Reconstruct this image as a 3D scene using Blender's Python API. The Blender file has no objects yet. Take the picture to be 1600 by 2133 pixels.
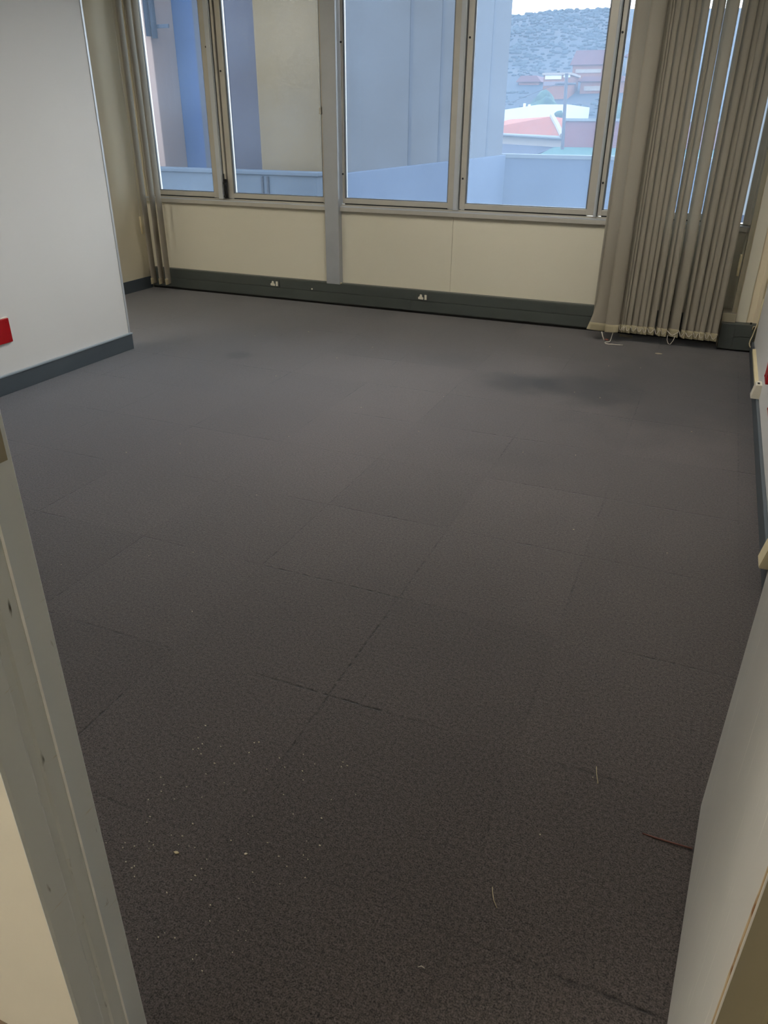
import bpy, bmesh, math, random
from mathutils import Vector, Matrix, noise

random.seed(7)
SC = bpy.context.scene
COL = SC.collection

# ------------------------------------------------------------------ materials
def new_mat(name):
    m = bpy.data.materials.new(name)
    m.use_nodes = True
    nt = m.node_tree
    b = nt.nodes['Principled BSDF']
    return m, nt, b

def lin(c):
    f = lambda v: v / 12.92 if v <= 0.04045 else ((v + 0.055) / 1.055) ** 2.4
    return tuple(f(v / 255.0) for v in c) + (1.0,)

def N(nt, t, **kw):
    n = nt.nodes.new(t)
    for k, v in kw.items():
        setattr(n, k, v)
    return n

def mat(name, rgb, rough=0.6, metal=0.0, var=0.06, scale=6.0, bump=0.0, bscale=60.0, spec=0.5):
    """painted / plain surface with a soft procedural mottle and a little bump"""
    m, nt, b = new_mat(name)
    b.inputs['Roughness'].default_value = rough
    b.inputs['Metallic'].default_value = metal
    b.inputs['Specular IOR Level'].default_value = spec
    geo = N(nt, 'ShaderNodeNewGeometry')
    nz = N(nt, 'ShaderNodeTexNoise'); nz.inputs['Scale'].default_value = scale; nz.inputs['Detail'].default_value = 5
    nt.links.new(geo.outputs['Position'], nz.inputs['Vector'])
    mr = N(nt, 'ShaderNodeMapRange')
    mr.inputs['From Min'].default_value = 0.25; mr.inputs['From Max'].default_value = 0.75
    mr.inputs['To Min'].default_value = 1 - var; mr.inputs['To Max'].default_value = 1 + var
    nt.links.new(nz.outputs['Fac'], mr.inputs['Value'])
    mx = N(nt, 'ShaderNodeVectorMath', operation='SCALE')
    mx.inputs[0].default_value = lin(rgb)[:3]
    nt.links.new(mr.outputs['Result'], mx.inputs['Scale'])
    nt.links.new(mx.outputs['Vector'], b.inputs['Base Color'])
    if bump:
        n2 = N(nt, 'ShaderNodeTexNoise'); n2.inputs['Scale'].default_value = bscale; n2.inputs['Detail'].default_value = 4
        nt.links.new(geo.outputs['Position'], n2.inputs['Vector'])
        bp = N(nt, 'ShaderNodeBump'); bp.inputs['Strength'].default_value = bump; bp.inputs['Distance'].default_value = 0.01
        nt.links.new(n2.outputs['Fac'], bp.inputs['Height'])
        nt.links.new(bp.outputs['Normal'], b.inputs['Normal'])
    return m

M = {}
M['wall_white'] = mat('painted_partition', (222, 220, 216), 0.55, var=0.015, scale=2.0, bump=0.02, bscale=150)
M['wall_cream'] = mat('cream_plaster', (214, 205, 180), 0.6, var=0.02, scale=2.0, bump=0.03, bscale=120)
M['wall_corridor'] = mat('corridor_plaster', (226, 220, 206), 0.6, var=0.03, scale=3.0, bump=0.05, bscale=120)
M['cream_panel'] = mat('dado_panel', (216, 210, 190), 0.5, var=0.015, scale=1.5)
M['ceiling'] = mat('ceiling_paint', (234, 232, 226), 0.8, var=0.02)
M['skirt'] = mat('skirting_grey', (76, 84, 90), 0.45, var=0.04, scale=8)
M['lip_highlight'] = mat('skirting_lip_highlight', (150, 160, 168), 0.35, var=0.04)  # pale tone is the top-edge highlight put into the colour
M['channel'] = mat('cable_channel_grey', (74, 79, 75), 0.45, var=0.05, scale=7)
M['groove'] = mat('dark_groove', (34, 36, 34), 0.7)
M['black'] = mat('black_rubber_and_shade', (14, 13, 12), 0.6)
M['alu'] = mat('anodised_aluminium', (190, 186, 175), 0.38, metal=0.3, var=0.05, scale=9)
M['bead'] = mat('glazing_bead', (196, 200, 204), 0.3, metal=0.35, var=0.03)
M['gasket'] = mat('grey_glazing_strip', (112, 118, 124), 0.4, var=0.03)
M['column'] = mat('grey_metal_column', (176, 179, 182), 0.42, metal=0.35, var=0.05, scale=7)
M['edge_highlight'] = mat('painted_edge_highlight', (238, 235, 226), 0.4, var=0.1, scale=30)  # bright line of light on the jamb stop, painted as a pale colour
M['jamb'] = mat('grey_jamb_paint', (122, 112, 86), 0.38, var=0.06, scale=5)
M['white_plastic'] = mat('white_plastic', (222, 216, 198), 0.4, var=0.03)
M['red_plastic'] = mat('red_plastic', (172, 0, 12), 0.3, var=0.05)
M['cream_plastic'] = mat('cream_plastic', (222, 208, 168), 0.45, var=0.03)
M['steel'] = mat('brushed_steel', (158, 150, 128), 0.4, metal=0.3, var=0.06, scale=30)
M['thread'] = mat('white_thread', (205, 198, 184), 0.7, var=0.05)
M['crumb'] = mat('pale_crumb', (200, 190, 165), 0.8, var=0.1, scale=200)
M['straw'] = mat('straw', (190, 176, 140), 0.7, var=0.1, scale=90)
M['wood_scrap'] = mat('brown_scrap', (118, 76, 66), 0.7)
M['pilaster'] = mat('tan_plaster', (238, 224, 194), 0.6, var=0.03, bump=0.03, bscale=90)
M['pilaster_lip'] = mat('pale_cover_strip', (226, 220, 200), 0.5, var=0.02)
M['pilaster_side'] = mat('olive_strip', (176, 168, 144), 0.55, var=0.02)
M['lamp_body'] = mat('lamp_body', (120, 120, 118), 0.5)
M['vinyl'] = mat('grey_vinyl', (110, 104, 96), 0.5, var=0.1, scale=14)
M['coving'] = mat('brown_coving', (96, 78, 58), 0.35, var=0.15, scale=20)
# outside
M['concrete_cool'] = mat('painted_concrete', (60, 61, 64), 0.8, var=0.06, scale=0.8, bump=0.15, bscale=9, spec=0.08)
M['concrete_cream'] = mat('cream_concrete', (77, 67, 50), 0.8, var=0.14, scale=0.9, bump=0.12, bscale=9, spec=0.08)
M['concrete_pink'] = mat('pinkish_concrete', (112, 96, 90), 0.8, var=0.06, scale=1.2, bump=0.25, bscale=22, spec=0.08)
M['recess_shade'] = mat('shaded_recess_wall', (34, 56, 91), 0.6, var=0.08, scale=0.7, spec=0.08)  # dark blue puts the shade of the recess into the wall colour
M['mauve_grey'] = mat('shaded_mauve_render', (55, 56, 65), 0.8, var=0.06, scale=0.8, spec=0.08)  # grey of the shadow side put into the colour
M['parapet'] = mat('reflection_blue_parapet', (60, 70, 87), 0.85, var=0.08, scale=1.0, bump=0.1, bscale=8, spec=0.08)  # blue cast of sky reflections on the glass put into the colour
M['base_band'] = mat('base_band_render', (62, 70, 80), 0.85, var=0.1, scale=1.2, spec=0.08)
M['coping'] = mat('pale_coping', (88, 94, 98), 0.7, var=0.05, spec=0.08)
M['joint'] = mat('joint_sealant', (44, 47, 54), 0.7, spec=0.08)
M['terrace'] = mat('terrace_screed', (84, 84, 82), 0.9, var=0.1, scale=1.5, spec=0.08)
M['pipe'] = mat('grey_pipe', (36, 44, 56), 0.5, spec=0.08)
M['tile_orange'] = mat('orange_roof_tile', (112, 60, 43), 0.8, var=0.12, scale=1.4, spec=0.08)
M['brick'] = mat('red_brick', (86, 54, 55), 0.85, var=0.12, scale=1.1, spec=0.08)
M['roof_blue'] = mat('blue_grey_roof', (14, 22, 40), 0.95, var=0.06, scale=1.0, spec=0.08)
M['roof_teal'] = mat('teal_sheet_roof', (22, 58, 56), 0.95, var=0.06, scale=1.0, spec=0.08)
M['fascia'] = mat('pale_wall', (110, 104, 100), 0.8, var=0.04, spec=0.08)
M['shed'] = mat('white_shed', (150, 155, 158), 0.6, var=0.03, spec=0.08)
M['pole'] = mat('dark_timber_pole', (52, 54, 60), 0.8, spec=0.08)
M['house_orange'] = mat('orange_house_brick', (98, 68, 58), 0.85, var=0.1, scale=0.6, spec=0.08)
M['house_pink'] = mat('pink_house_wall', (86, 64, 68), 0.85, var=0.08, scale=0.5, spec=0.08)
M['window_band'] = mat('pale_window_band', (150, 154, 160), 0.4, spec=0.08)
M['window_dark'] = mat('dark_window_band', (90, 84, 92), 0.4, spec=0.08)
M['ground'] = mat('dry_ground', (54, 60, 54), 0.95, var=0.15, scale=0.05, spec=0.08)

def foliage(name, a, b_, scale):
    m, nt, b = new_mat(name)
    b.inputs['Roughness'].default_value = 0.95
    b.inputs['Specular IOR Level'].default_value = 0.1
    geo = N(nt, 'ShaderNodeNewGeometry')
    nz = N(nt, 'ShaderNodeTexNoise'); nz.inputs['Scale'].default_value = scale; nz.inputs['Detail'].default_value = 8
    nz.inputs['Roughness'].default_value = 0.65
    nt.links.new(geo.outputs['Position'], nz.inputs['Vector'])
    cr = N(nt, 'ShaderNodeValToRGB')
    cr.color_ramp.elements[0].position = 0.36; cr.color_ramp.elements[0].color = lin(a)
    cr.color_ramp.elements[1].position = 0.66; cr.color_ramp.elements[1].color = lin(b_)
    nt.links.new(nz.outputs['Fac'], cr.inputs['Fac'])
    nt.links.new(cr.outputs['Color'], b.inputs['Base Color'])
    return m
M['hill'] = foliage('haze_tinted_scrub', (30, 42, 53), (47, 51, 57), 0.09)  # blue-grey shift puts distance haze into the base colour
M['bush'] = foliage('haze_tinted_bushes', (36, 49, 58), (48, 57, 63), 0.12)  # same haze tint painted into the bushes
M['tree'] = foliage('tree_foliage', (36, 54, 56), (58, 78, 70), 0.6)

# --- carpet tiles: 0.5 m grid, worn seams, pebbled pile, a few soil marks, painted shade at right
def carpet():
    m, nt, b = new_mat('carpet_tiles')
    L = nt.links.new
    b.inputs['Roughness'].default_value = 0.92
    b.inputs['Specular IOR Level'].default_value = 0.25
    b.inputs['Sheen Weight'].default_value = 0.42
    b.inputs['Sheen Tint'].default_value = (0.86, 0.92, 1.0, 1)
    b.inputs['Sheen Roughness'].default_value = 0.45
    geo = N(nt, 'ShaderNodeNewGeometry')
    sep = N(nt, 'ShaderNodeSeparateXYZ'); L(geo.outputs['Position'], sep.inputs['Vector'])
    def math_(op, a, c=None, clamp=False):
        n = N(nt, 'ShaderNodeMath', operation=op); n.use_clamp = clamp
        for i, v in enumerate((a, c)):
            if v is None: continue
            if isinstance(v, (int, float)): n.inputs[i].default_value = v
            else: L(v, n.inputs[i])
        return n.outputs[0]
    def noise_(scale, detail=3, rough=0.5):
        n = N(nt, 'ShaderNodeTexNoise'); n.inputs['Scale'].default_value = scale
        n.inputs['Detail'].default_value = detail; n.inputs['Roughness'].default_value = rough
        L(geo.outputs['Position'], n.inputs['Vector']); return n
    wob = noise_(14, 3).outputs['Fac']
    wobs = math_('MULTIPLY', math_('SUBTRACT', wob, 0.5), 0.012)
    def seam(axis, off, w):
        t = math_('DIVIDE', math_('ADD', math_('SUBTRACT', axis, off), wobs), 0.5)
        fr = math_('SUBTRACT', t, math_('FLOOR', t))
        d = math_('ABSOLUTE', math_('SUBTRACT', fr, 0.5))
        d = math_('MULTIPLY', math_('SUBTRACT', 0.5, d), 0.5)      # metres to the seam
        mr = N(nt, 'ShaderNodeMapRange'); mr.interpolation_type = 'SMOOTHSTEP'
        mr.inputs['From Min'].default_value = 0.0; mr.inputs['From Max'].default_value = w
        mr.inputs['To Min'].default_value = 1.0; mr.inputs['To Max'].default_value = 0.0
        L(d, mr.inputs['Value']); return mr.outputs['Result'], math_('FLOOR', t)
    sy, ty = seam(sep.outputs['Y'], 1.362, 0.0065)
    sx, tx = seam(sep.outputs['X'], -0.2185, 0.0055)
    # every tile edge is worn to a different degree
    wear = noise_(1.7, 4).outputs['Fac']
    wr = N(nt, 'ShaderNodeMapRange'); wr.inputs['From Min'].default_value = 0.44; wr.inputs['From Max'].default_value = 0.60
    L(wear, wr.inputs['Value'])
    chip = noise_(45, 2).outputs['Fac']
    cm = N(nt, 'ShaderNodeMapRange'); cm.inputs['From Min'].default_value = 0.35; cm.inputs['From Max'].default_value = 0.62
    L(chip, cm.inputs['Value'])
    sxf = math_('MULTIPLY', sx, 0.85)
    s = math_('MULTIPLY', math_('MULTIPLY', math_('MAXIMUM', sy, sxf), wr.outputs['Result']), cm.outputs['Result'])
    # tile tint
    cmb = N(nt, 'ShaderNodeCombineXYZ'); L(tx, cmb.inputs['X']); L(ty, cmb.inputs['Y'])
    wn = N(nt, 'ShaderNodeTexWhiteNoise'); wn.noise_dimensions = '3D'; L(cmb.outputs['Vector'], wn.inputs['Vector'])
    tint = N(nt, 'ShaderNodeMapRange'); tint.inputs['To Min'].default_value = 0.92; tint.inputs['To Max'].default_value = 1.08
    L(wn.outputs['Value'], tint.inputs['Value'])
    # pile
    p1 = noise_(320, 2, 0.6).outputs['Fac']
    p2 = noise_(120, 3, 0.6).outputs['Fac']
    pile = math_('ADD', math_('MULTIPLY', p1, 0.65), math_('MULTIPLY', p2, 0.35))
    cr = N(nt, 'ShaderNodeValToRGB')
    cr.color_ramp.elements[0].position = 0.36; cr.color_ramp.elements[0].color = lin((40, 36, 34))
    cr.color_ramp.elements[1].position = 0.66; cr.color_ramp.elements[1].color = lin((108, 99, 95))
    L(pile, cr.inputs['Fac'])
    blot = noise_(0.9, 4).outputs['Fac']
    bl = N(nt, 'ShaderNodeMapRange'); bl.inputs['From Min'].default_value = 0.3; bl.inputs['From Max'].default_value = 0.7
    bl.inputs['To Min'].default_value = 0.9; bl.inputs['To Max'].default_value = 1.1
    L(blot, bl.inputs['Value'])
    fac = math_('MULTIPLY', tint.outputs['Result'], bl.outputs['Result'])
    # soil marks of their own shape; broad right-hand one is painted shade by the blind
    mn = noise_(5, 4).outputs['Fac']
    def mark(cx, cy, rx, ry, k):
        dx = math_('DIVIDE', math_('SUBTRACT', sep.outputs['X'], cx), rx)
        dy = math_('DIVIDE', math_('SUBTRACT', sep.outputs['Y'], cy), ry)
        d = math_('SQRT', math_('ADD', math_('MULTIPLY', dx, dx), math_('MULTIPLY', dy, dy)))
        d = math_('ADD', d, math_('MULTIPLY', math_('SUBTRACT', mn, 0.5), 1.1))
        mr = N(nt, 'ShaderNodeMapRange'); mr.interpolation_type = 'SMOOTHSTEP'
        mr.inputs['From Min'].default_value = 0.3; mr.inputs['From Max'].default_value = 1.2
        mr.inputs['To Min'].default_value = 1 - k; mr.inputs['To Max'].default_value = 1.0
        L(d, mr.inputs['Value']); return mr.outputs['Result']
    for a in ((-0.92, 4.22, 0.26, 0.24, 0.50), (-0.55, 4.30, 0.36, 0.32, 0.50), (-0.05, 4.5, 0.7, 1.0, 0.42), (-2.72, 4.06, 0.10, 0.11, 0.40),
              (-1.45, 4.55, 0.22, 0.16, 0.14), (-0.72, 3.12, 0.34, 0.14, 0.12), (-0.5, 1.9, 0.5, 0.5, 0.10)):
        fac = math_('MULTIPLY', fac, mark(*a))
    fac = math_('MULTIPLY', fac, math_('SUBTRACT', 1.0, math_('MULTIPLY', s, 0.88)))
    mx = N(nt, 'ShaderNodeVectorMath', operation='SCALE')
    L(cr.outputs['Color'], mx.inputs[0]); L(fac, mx.inputs['Scale'])
    L(mx.outputs['Vector'], b.inputs['Base Color'])
    hgt = math_('SUBTRACT', pile, math_('MULTIPLY', s, 0.6))
    bp = N(nt, 'ShaderNodeBump'); bp.inputs['Strength'].default_value = 0.55; bp.inputs['Distance'].default_value = 0.004
    L(hgt, bp.inputs['Height']); L(bp.outputs['Normal'], b.inputs['Normal'])
    return m
M['carpet'] = carpet()

# --- dusty, lightly tinted window glass; bluish veil also imitates outdoor haze
def glass(name, d0, d1):
    m, nt, b = new_mat(name)
    nt.nodes.remove(b)
    L = nt.links.new
    out = nt.nodes['Material Output']
    geo = N(nt, 'ShaderNodeNewGeometry')
    tr = N(nt, 'ShaderNodeBsdfTransparent'); tr.inputs['Color'].default_value = (0.85, 0.89, 0.93, 1)
    tl = N(nt, 'ShaderNodeBsdfTranslucent'); tl.inputs['Color'].default_value = (0.56, 0.74, 1.0, 1)
    gl = N(nt, 'ShaderNodeBsdfGlossy'); gl.inputs['Roughness'].default_value = 0.03; gl.inputs['Color'].default_value = (0.9, 0.95, 1, 1)
    nz = N(nt, 'ShaderNodeTexNoise'); nz.inputs['Scale'].default_value = 1.6; nz.inputs['Detail'].default_value = 6
    L(geo.outputs['Position'], nz.inputs['Vector'])
    mr = N(nt, 'ShaderNodeMapRange'); mr.inputs['From Min'].default_value = 0.3; mr.inputs['From Max'].default_value = 0.7
    mr.inputs['To Min'].default_value = d0; mr.inputs['To Max'].default_value = d1
    L(nz.outputs['Fac'], mr.inputs['Value'])
    m1 = N(nt, 'ShaderNodeMixShader'); L(mr.outputs['Result'], m1.inputs['Fac']); L(tr.outputs[0], m1.inputs[1]); L(tl.outputs[0], m1.inputs[2])
    fr = N(nt, 'ShaderNodeFresnel'); fr.inputs['IOR'].default_value = 1.35
    m2 = N(nt, 'ShaderNodeMixShader'); L(fr.outputs[0], m2.inputs['Fac']); L(m1.outputs[0], m2.inputs[1]); L(gl.outputs[0], m2.inputs[2])
    L(m2.outputs[0], out.inputs['Surface'])
    return m
M['glass_clean'] = glass('clean_glass', 0.012, 0.03)
M['glass_dusty'] = glass('dusty_glass', 0.035, 0.06)
M['glass_haze_veil'] = glass('haze_veil_glass', 0.098, 0.122)  # heavier veil imitates the haze over hill and town

# --- woven blind fabric: lets some daylight through
def fabric(name, rgb, tl_rgb, k):
    m, nt, b = new_mat(name)
    L = nt.links.new
    out = nt.nodes['Material Output']
    b.inputs['Roughness'].default_value = 0.85
    b.inputs['Specular IOR Level'].default_value = 0.15
    geo = N(nt, 'ShaderNodeNewGeometry')
    mp = N(nt, 'ShaderNodeMapping'); mp.inputs['Scale'].default_value = (900, 900, 160)
    L(geo.outputs['Position'], mp.inputs['Vector'])
    nz = N(nt, 'ShaderNodeTexNoise'); nz.inputs['Scale'].default_value = 1.0; nz.inputs['Detail'].default_value = 2
    L(mp.outputs['Vector'], nz.inputs['Vector'])
    cr = N(nt, 'ShaderNodeValToRGB')
    c = lin(rgb)
    cr.color_ramp.elements[0].color = tuple(v * 0.85 for v in c[:3]) + (1,)
    cr.color_ramp.elements[1].color = tuple(min(1, v * 1.15) for v in c[:3]) + (1,)
    L(nz.outputs['Fac'], cr.inputs['Fac']); L(cr.outputs['Color'], b.inputs['Base Color'])
    tl = N(nt, 'ShaderNodeBsdfTranslucent'); tl.inputs['Color'].default_value = lin(tl_rgb)
    mx = N(nt, 'ShaderNodeMixShader'); mx.inputs['Fac'].default_value = k
    L(b.outputs[0], mx.inputs[1]); L(tl.outputs[0], mx.inputs[2]); L(mx.outputs[0], out.inputs['Surface'])
    return m
M['fabric'] = fabric('blind_fabric', (168, 160, 144), (196, 194, 186), 0.3)
M['sky_slit'] = fabric('translucent_sky_slit', (225, 230, 236), (225, 233, 242), 0.85)  # translucent strip added to imitate sky light in the sash gap
M['hem'] = fabric('blind_hem_fabric', (170, 160, 132), (160, 150, 130), 0.12)

# --- scratched grey-white door leaf with a chipped, rust-flecked edge
def leaf_mat():
    m, nt, b = new_mat('scratched_door_paint')
    L = nt.links.new
    b.inputs['Roughness'].default_value = 0.42
    geo = N(nt, 'ShaderNodeNewGeometry')
    def streak(scale, rot, lo, hi):
        mp = N(nt, 'ShaderNodeMapping'); mp.inputs['Scale'].default_value = scale; mp.inputs['Rotation'].default_value = (rot, 0, 0)
        L(geo.outputs['Position'], mp.inputs['Vector'])
        nz = N(nt, 'ShaderNodeTexNoise'); nz.inputs['Scale'].default_value = 1; nz.inputs['Detail'].default_value = 3
        L(mp.outputs['Vector'], nz.inputs['Vector'])
        mr = N(nt, 'ShaderNodeMapRange'); mr.inputs['From Min'].default_value = lo; mr.inputs['From Max'].default_value = hi
        L(nz.outputs['Fac'], mr.inputs['Value']); return mr.outputs['Result']
    s1 = streak((2, 120, 3.2), 0.0, 0.66, 0.74)
    s2 = streak((2, 90, 4.0), 0.35, 0.68, 0.76)
    sm = streak((1.5, 3, 1.2), 0.0, 0.3, 0.7)
    mxm = N(nt, 'ShaderNodeMath', operation='MAXIMUM'); L(s1, mxm.inputs[0]); L(s2, mxm.inputs[1])
    base = N(nt, 'ShaderNodeMix', data_type='RGBA'); base.inputs['A'].default_value = lin((196, 194, 186)); base.inputs['B'].default_value = lin((211, 207, 200))
    L(sm, base.inputs['Factor'])
    top = N(nt, 'ShaderNodeMix', data_type='RGBA'); top.inputs['B'].default_value = lin((232, 228, 218))
    sc = N(nt, 'ShaderNodeMath', operation='MULTIPLY'); L(mxm.outputs[0], sc.inputs[0]); sc.inputs[1].default_value = 0.85
    L(sc.outputs[0], top.inputs['Factor']); L(base.outputs['Result'], top.inputs['A'])
    L(top.outputs['Result'], b.inputs['Base Color'])
    return m
M['leaf'] = leaf_mat()

def worn_jamb():
    m, nt, b = new_mat('worn_jamb_paint')
    L = nt.links.new
    b.inputs['Roughness'].default_value = 0.36
    geo = N(nt, 'ShaderNodeNewGeometry')
    def nz(scale, rot, lo, hi, det=3):
        mp = N(nt, 'ShaderNodeMapping'); mp.inputs['Scale'].default_value = scale; mp.inputs['Rotation'].default_value = (rot, 0, 0)
        L(geo.outputs['Position'], mp.inputs['Vector'])
        t = N(nt, 'ShaderNodeTexNoise'); t.inputs['Scale'].default_value = 1; t.inputs['Detail'].default_value = det
        L(mp.outputs['Vector'], t.inputs['Vector'])
        mr = N(nt, 'ShaderNodeMapRange'); mr.inputs['From Min'].default_value = lo; mr.inputs['From Max'].default_value = hi
        L(t.outputs['Fac'], mr.inputs['Value']); return mr.outputs['Result']
    sc = nz((30, 18, 150), 0.7, 0.70, 0.76)
    dk = nz((60, 90, 14), 0.0, 0.70, 0.78)
    sm = nz((4, 4, 2), 0, 0.3, 0.7)
    a = N(nt, 'ShaderNodeMix', data_type='RGBA'); a.inputs['A'].default_value = lin((212, 218, 221)); a.inputs['B'].default_value = lin((221, 226, 228)); L(sm, a.inputs['Factor'])
    c = N(nt, 'ShaderNodeMix', data_type='RGBA'); c.inputs['B'].default_value = lin((200, 194, 178)); L(a.outputs['Result'], c.inputs['A']); L(sc, c.inputs['Factor'])
    d = N(nt, 'ShaderNodeMix', data_type='RGBA'); d.inputs['B'].default_value = lin((60, 54, 44)); L(c.outputs['Result'], d.inputs['A']); L(dk, d.inputs['Factor'])
    L(d.outputs['Result'], b.inputs['Base Color'])
    return m
M['worn_jamb'] = worn_jamb()

def rusty(name, rgb):
    m, nt, b = new_mat(name)
    L = nt.links.new
    b.inputs['Roughness'].default_value = 0.6
    geo = N(nt, 'ShaderNodeNewGeometry')
    t = N(nt, 'ShaderNodeTexNoise'); t.inputs['Scale'].default_value = 38; t.inputs['Detail'].default_value = 4
    L(geo.outputs['Position'], t.inputs['Vector'])
    cr = N(nt, 'ShaderNodeValToRGB')
    cr.color_ramp.elements[0].position = 0.5; cr.color_ramp.elements[0].color = lin(rgb)
    cr.color_ramp.elements[1].position = 0.68; cr.color_ramp.elements[1].color = lin((128, 88, 50))
    L(t.outputs['Fac'], cr.inputs['Fac']); L(cr.outputs['Color'], b.inputs['Base Color'])
    return m
M['rust_edge'] = rusty('rust_flecked_edge', (186, 160, 122))

def emitter(name, col, strength):
    m, nt, b = new_mat(name)
    b.inputs['Base Color'].default_value = (0.9, 0.9, 0.9, 1)
    b.inputs['Emission Color'].default_value = col
    b.inputs['Emission Strength'].default_value = strength
    return m

# ------------------------------------------------------------------ mesh helpers
def add_box(bm, x0, x1, y0, y1, z0, z1, bev=0.0):
    vs = [bm.verts.new(p) for p in ((x0, y0, z0), (x1, y0, z0), (x1, y1, z0), (x0, y1, z0),
                                    (x0, y0, z1), (x1, y0, z1), (x1, y1, z1), (x0, y1, z1))]
    fs = [bm.faces.new([vs[i] for i in f]) for f in ((0, 3, 2, 1), (4, 5, 6, 7), (0, 1, 5, 4), (1, 2, 6, 5), (2, 3, 7, 6), (3, 0, 4, 7))]
    if bev > 0:
        es = {e for f in fs for e in f.edges}
        bmesh.ops.bevel(bm, geom=list(es), offset=bev, segments=2, profile=0.6, affect='EDGES')

def add_prism(bm, poly, axis, a, b):
    """extrude a 2D polygon along an axis; poly = the two other coordinates in xyz order"""
    def P(p, t):
        q = list(p); q.insert('xyz'.index(axis), t); return q
    v0 = [bm.verts.new(P(p, a)) for p in poly]; v1 = [bm.verts.new(P(p, b)) for p in poly]
    n = len(poly)
    bm.faces.new(v0[::-1]); bm.faces.new(v1)
    for i in range(n):
        bm.faces.new((v0[i], v0[(i + 1) % n], v1[(i + 1) % n], v1[i]))
    bmesh.ops.recalc_face_normals(bm, faces=bm.faces[:])

def add_tube(bm, pts, r, seg=6):
    pts = [Vector(p) for p in pts]
    rings = []
    for i, p in enumerate(pts):
        t = (pts[min(i + 1, len(pts) - 1)] - pts[max(i - 1, 0)]).normalized()
        a = t.orthogonal().normalized(); c = t.cross(a)
        rings.append([bm.verts.new(p + r * (math.cos(k * 2 * math.pi / seg) * a + math.sin(k * 2 * math.pi / seg) * c)) for k in range(seg)])
    for A, B in zip(rings, rings[1:]):
        # align ring starts to limit twist
        best = min(range(seg), key=lambda s: sum((A[k].co - B[(k + s) % seg].co).length for k in range(seg)))
        for k in range(seg):
            bm.faces.new((A[k], A[(k + 1) % seg], B[(k + 1 + best) % seg], B[(k + best) % seg]))
    bm.faces.new(rings[0][::-1]); bm.faces.new(rings[-1])

def add_cyl(bm, c, r, h, axis='z', seg=16):
    e = {'x': Vector((1, 0, 0)), 'y': Vector((0, 1, 0)), 'z': Vector((0, 0, 1))}[axis] * (h / 2)
    add_tube(bm, [Vector(c) - e, Vector(c) + e], r, seg)

def obj(name, bm, material, parent=None, smooth=False):
    me = bpy.data.meshes.new(name)
    bmesh.ops.recalc_face_normals(bm, faces=bm.faces[:])
    bm.to_mesh(me); bm.free()
    for mm in (material if isinstance(material, (list, tuple)) else [material]):
        me.materials.append(mm)
    if smooth:
        for p in me.polygons: p.use_smooth = True
    o = bpy.data.objects.new(name, me)
    COL.objects.link(o)
    if parent: 
        o.parent = parent
        o.matrix_parent_inverse = Matrix.Translation(parent_world(parent)).inverted()
    return o

def parent_world(p):
    v = Vector(p.location)
    if p.parent: pass
    return v if p.parent is None else Vector((0, 0, 0)) + v

def box(name, x0, x1, y0, y1, z0, z1, m, parent=None, bev=0.0):
    bm = bmesh.new(); add_box(bm, x0, x1, y0, y1, z0, z1, bev)
    return obj(name, bm, m, parent)

def struct(o, label=None):
    o['kind'] = 'structure'
    if label: o['label'] = label
    return o

def tag(o, label, cat, group=None, kind=None):
    o['label'] = label; o['category'] = cat
    if group: o['group'] = group
    if kind: o['kind'] = kind
    return o

def empty(name, loc):
    o = bpy.data.objects.new(name, None); o.empty_display_size = 0.05
    o.location = loc; COL.objects.link(o)
    return o

# ------------------------------------------------------------------ room shell
CZ = 2.95
XL, XP, XR = -4.68, -3.451, 0.365        # far left wall, left partition face, right wall face
YW = 5.74                                 # dado face of the window wall
YD0, YD1 = 0.394, 0.511                   # door wall

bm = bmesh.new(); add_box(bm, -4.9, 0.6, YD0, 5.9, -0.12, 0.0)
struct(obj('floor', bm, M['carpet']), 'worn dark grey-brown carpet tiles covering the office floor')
struct(box('floor_corridor', -3.4, 1.6, -1.6, YD0, -0.12, -0.002, M['vinyl']), 'grey vinyl floor of the corridor outside the doorway')
struct(box('ceiling', -4.9, 1.6, -1.6, 5.9, CZ, CZ + 0.12, M['ceiling']), 'pale painted ceiling above the room')

# left: partition with a free end, and the deeper wall behind it
struct(box('wall_left', XP - 0.11, XP, YD1, 3.9, 0.0, CZ, M['wall_white'], bev=0.002), 'smooth off-white partition on the left ending short of the windows')
bm = bmesh.new(); add_box(bm, XP - 0.112, XP + 0.003, 3.9, 3.916, 0.0, CZ, 0.002)
struct(obj('trim_1', bm, M['bead']), 'thin pale metal edge strip on the end of the left partition')
struct(box('wall_left_alcove', XL - 0.15, XL, YD1, 5.9, 0.0, CZ, M['wall_cream']), 'cream wall of the alcove behind the left partition')
struct(box('wall_right', XR, XR + 0.12, YD1, 5.50, 0.0, CZ, M['wall_white']), 'off-white wall running along the right side of the room')
struct(box('wall_right_return', XR + 0.12, XR + 0.24, YD1, 5.9, 0.0, CZ, M['wall_cream']), 'wall behind the right partition')

# skirtings
bm = bmesh.new(); add_box(bm, XP, XP + 0.012, YD1, 3.918, 0.0, 0.097, 0.002)
s = struct(obj('baseboard_left', bm, M['skirt']), 'blue-grey skirting along the foot of the left partition')
bm = bmesh.new(); add_box(bm, XP, XP + 0.017, YD1, 3.920, 0.097, 0.106, 0.002); obj('lip', bm, M['lip_highlight'], s)
bm = bmesh.new(); add_box(bm, XL, XL + 0.012, YD1, 5.69, 0.0, 0.10, 0.002)
struct(obj('baseboard_left_alcove', bm, M['skirt']), 'dark grey skirting in the alcove by the left window corner')
bm = bmesh.new(); add_box(bm, 0.350, XR, YD1 + 0.9, 5.49, 0.0, 0.081, 0.004)
struct(obj('baseboard_right', bm, M['skirt']), 'blue-grey skirting along the foot of the right wall')

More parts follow.
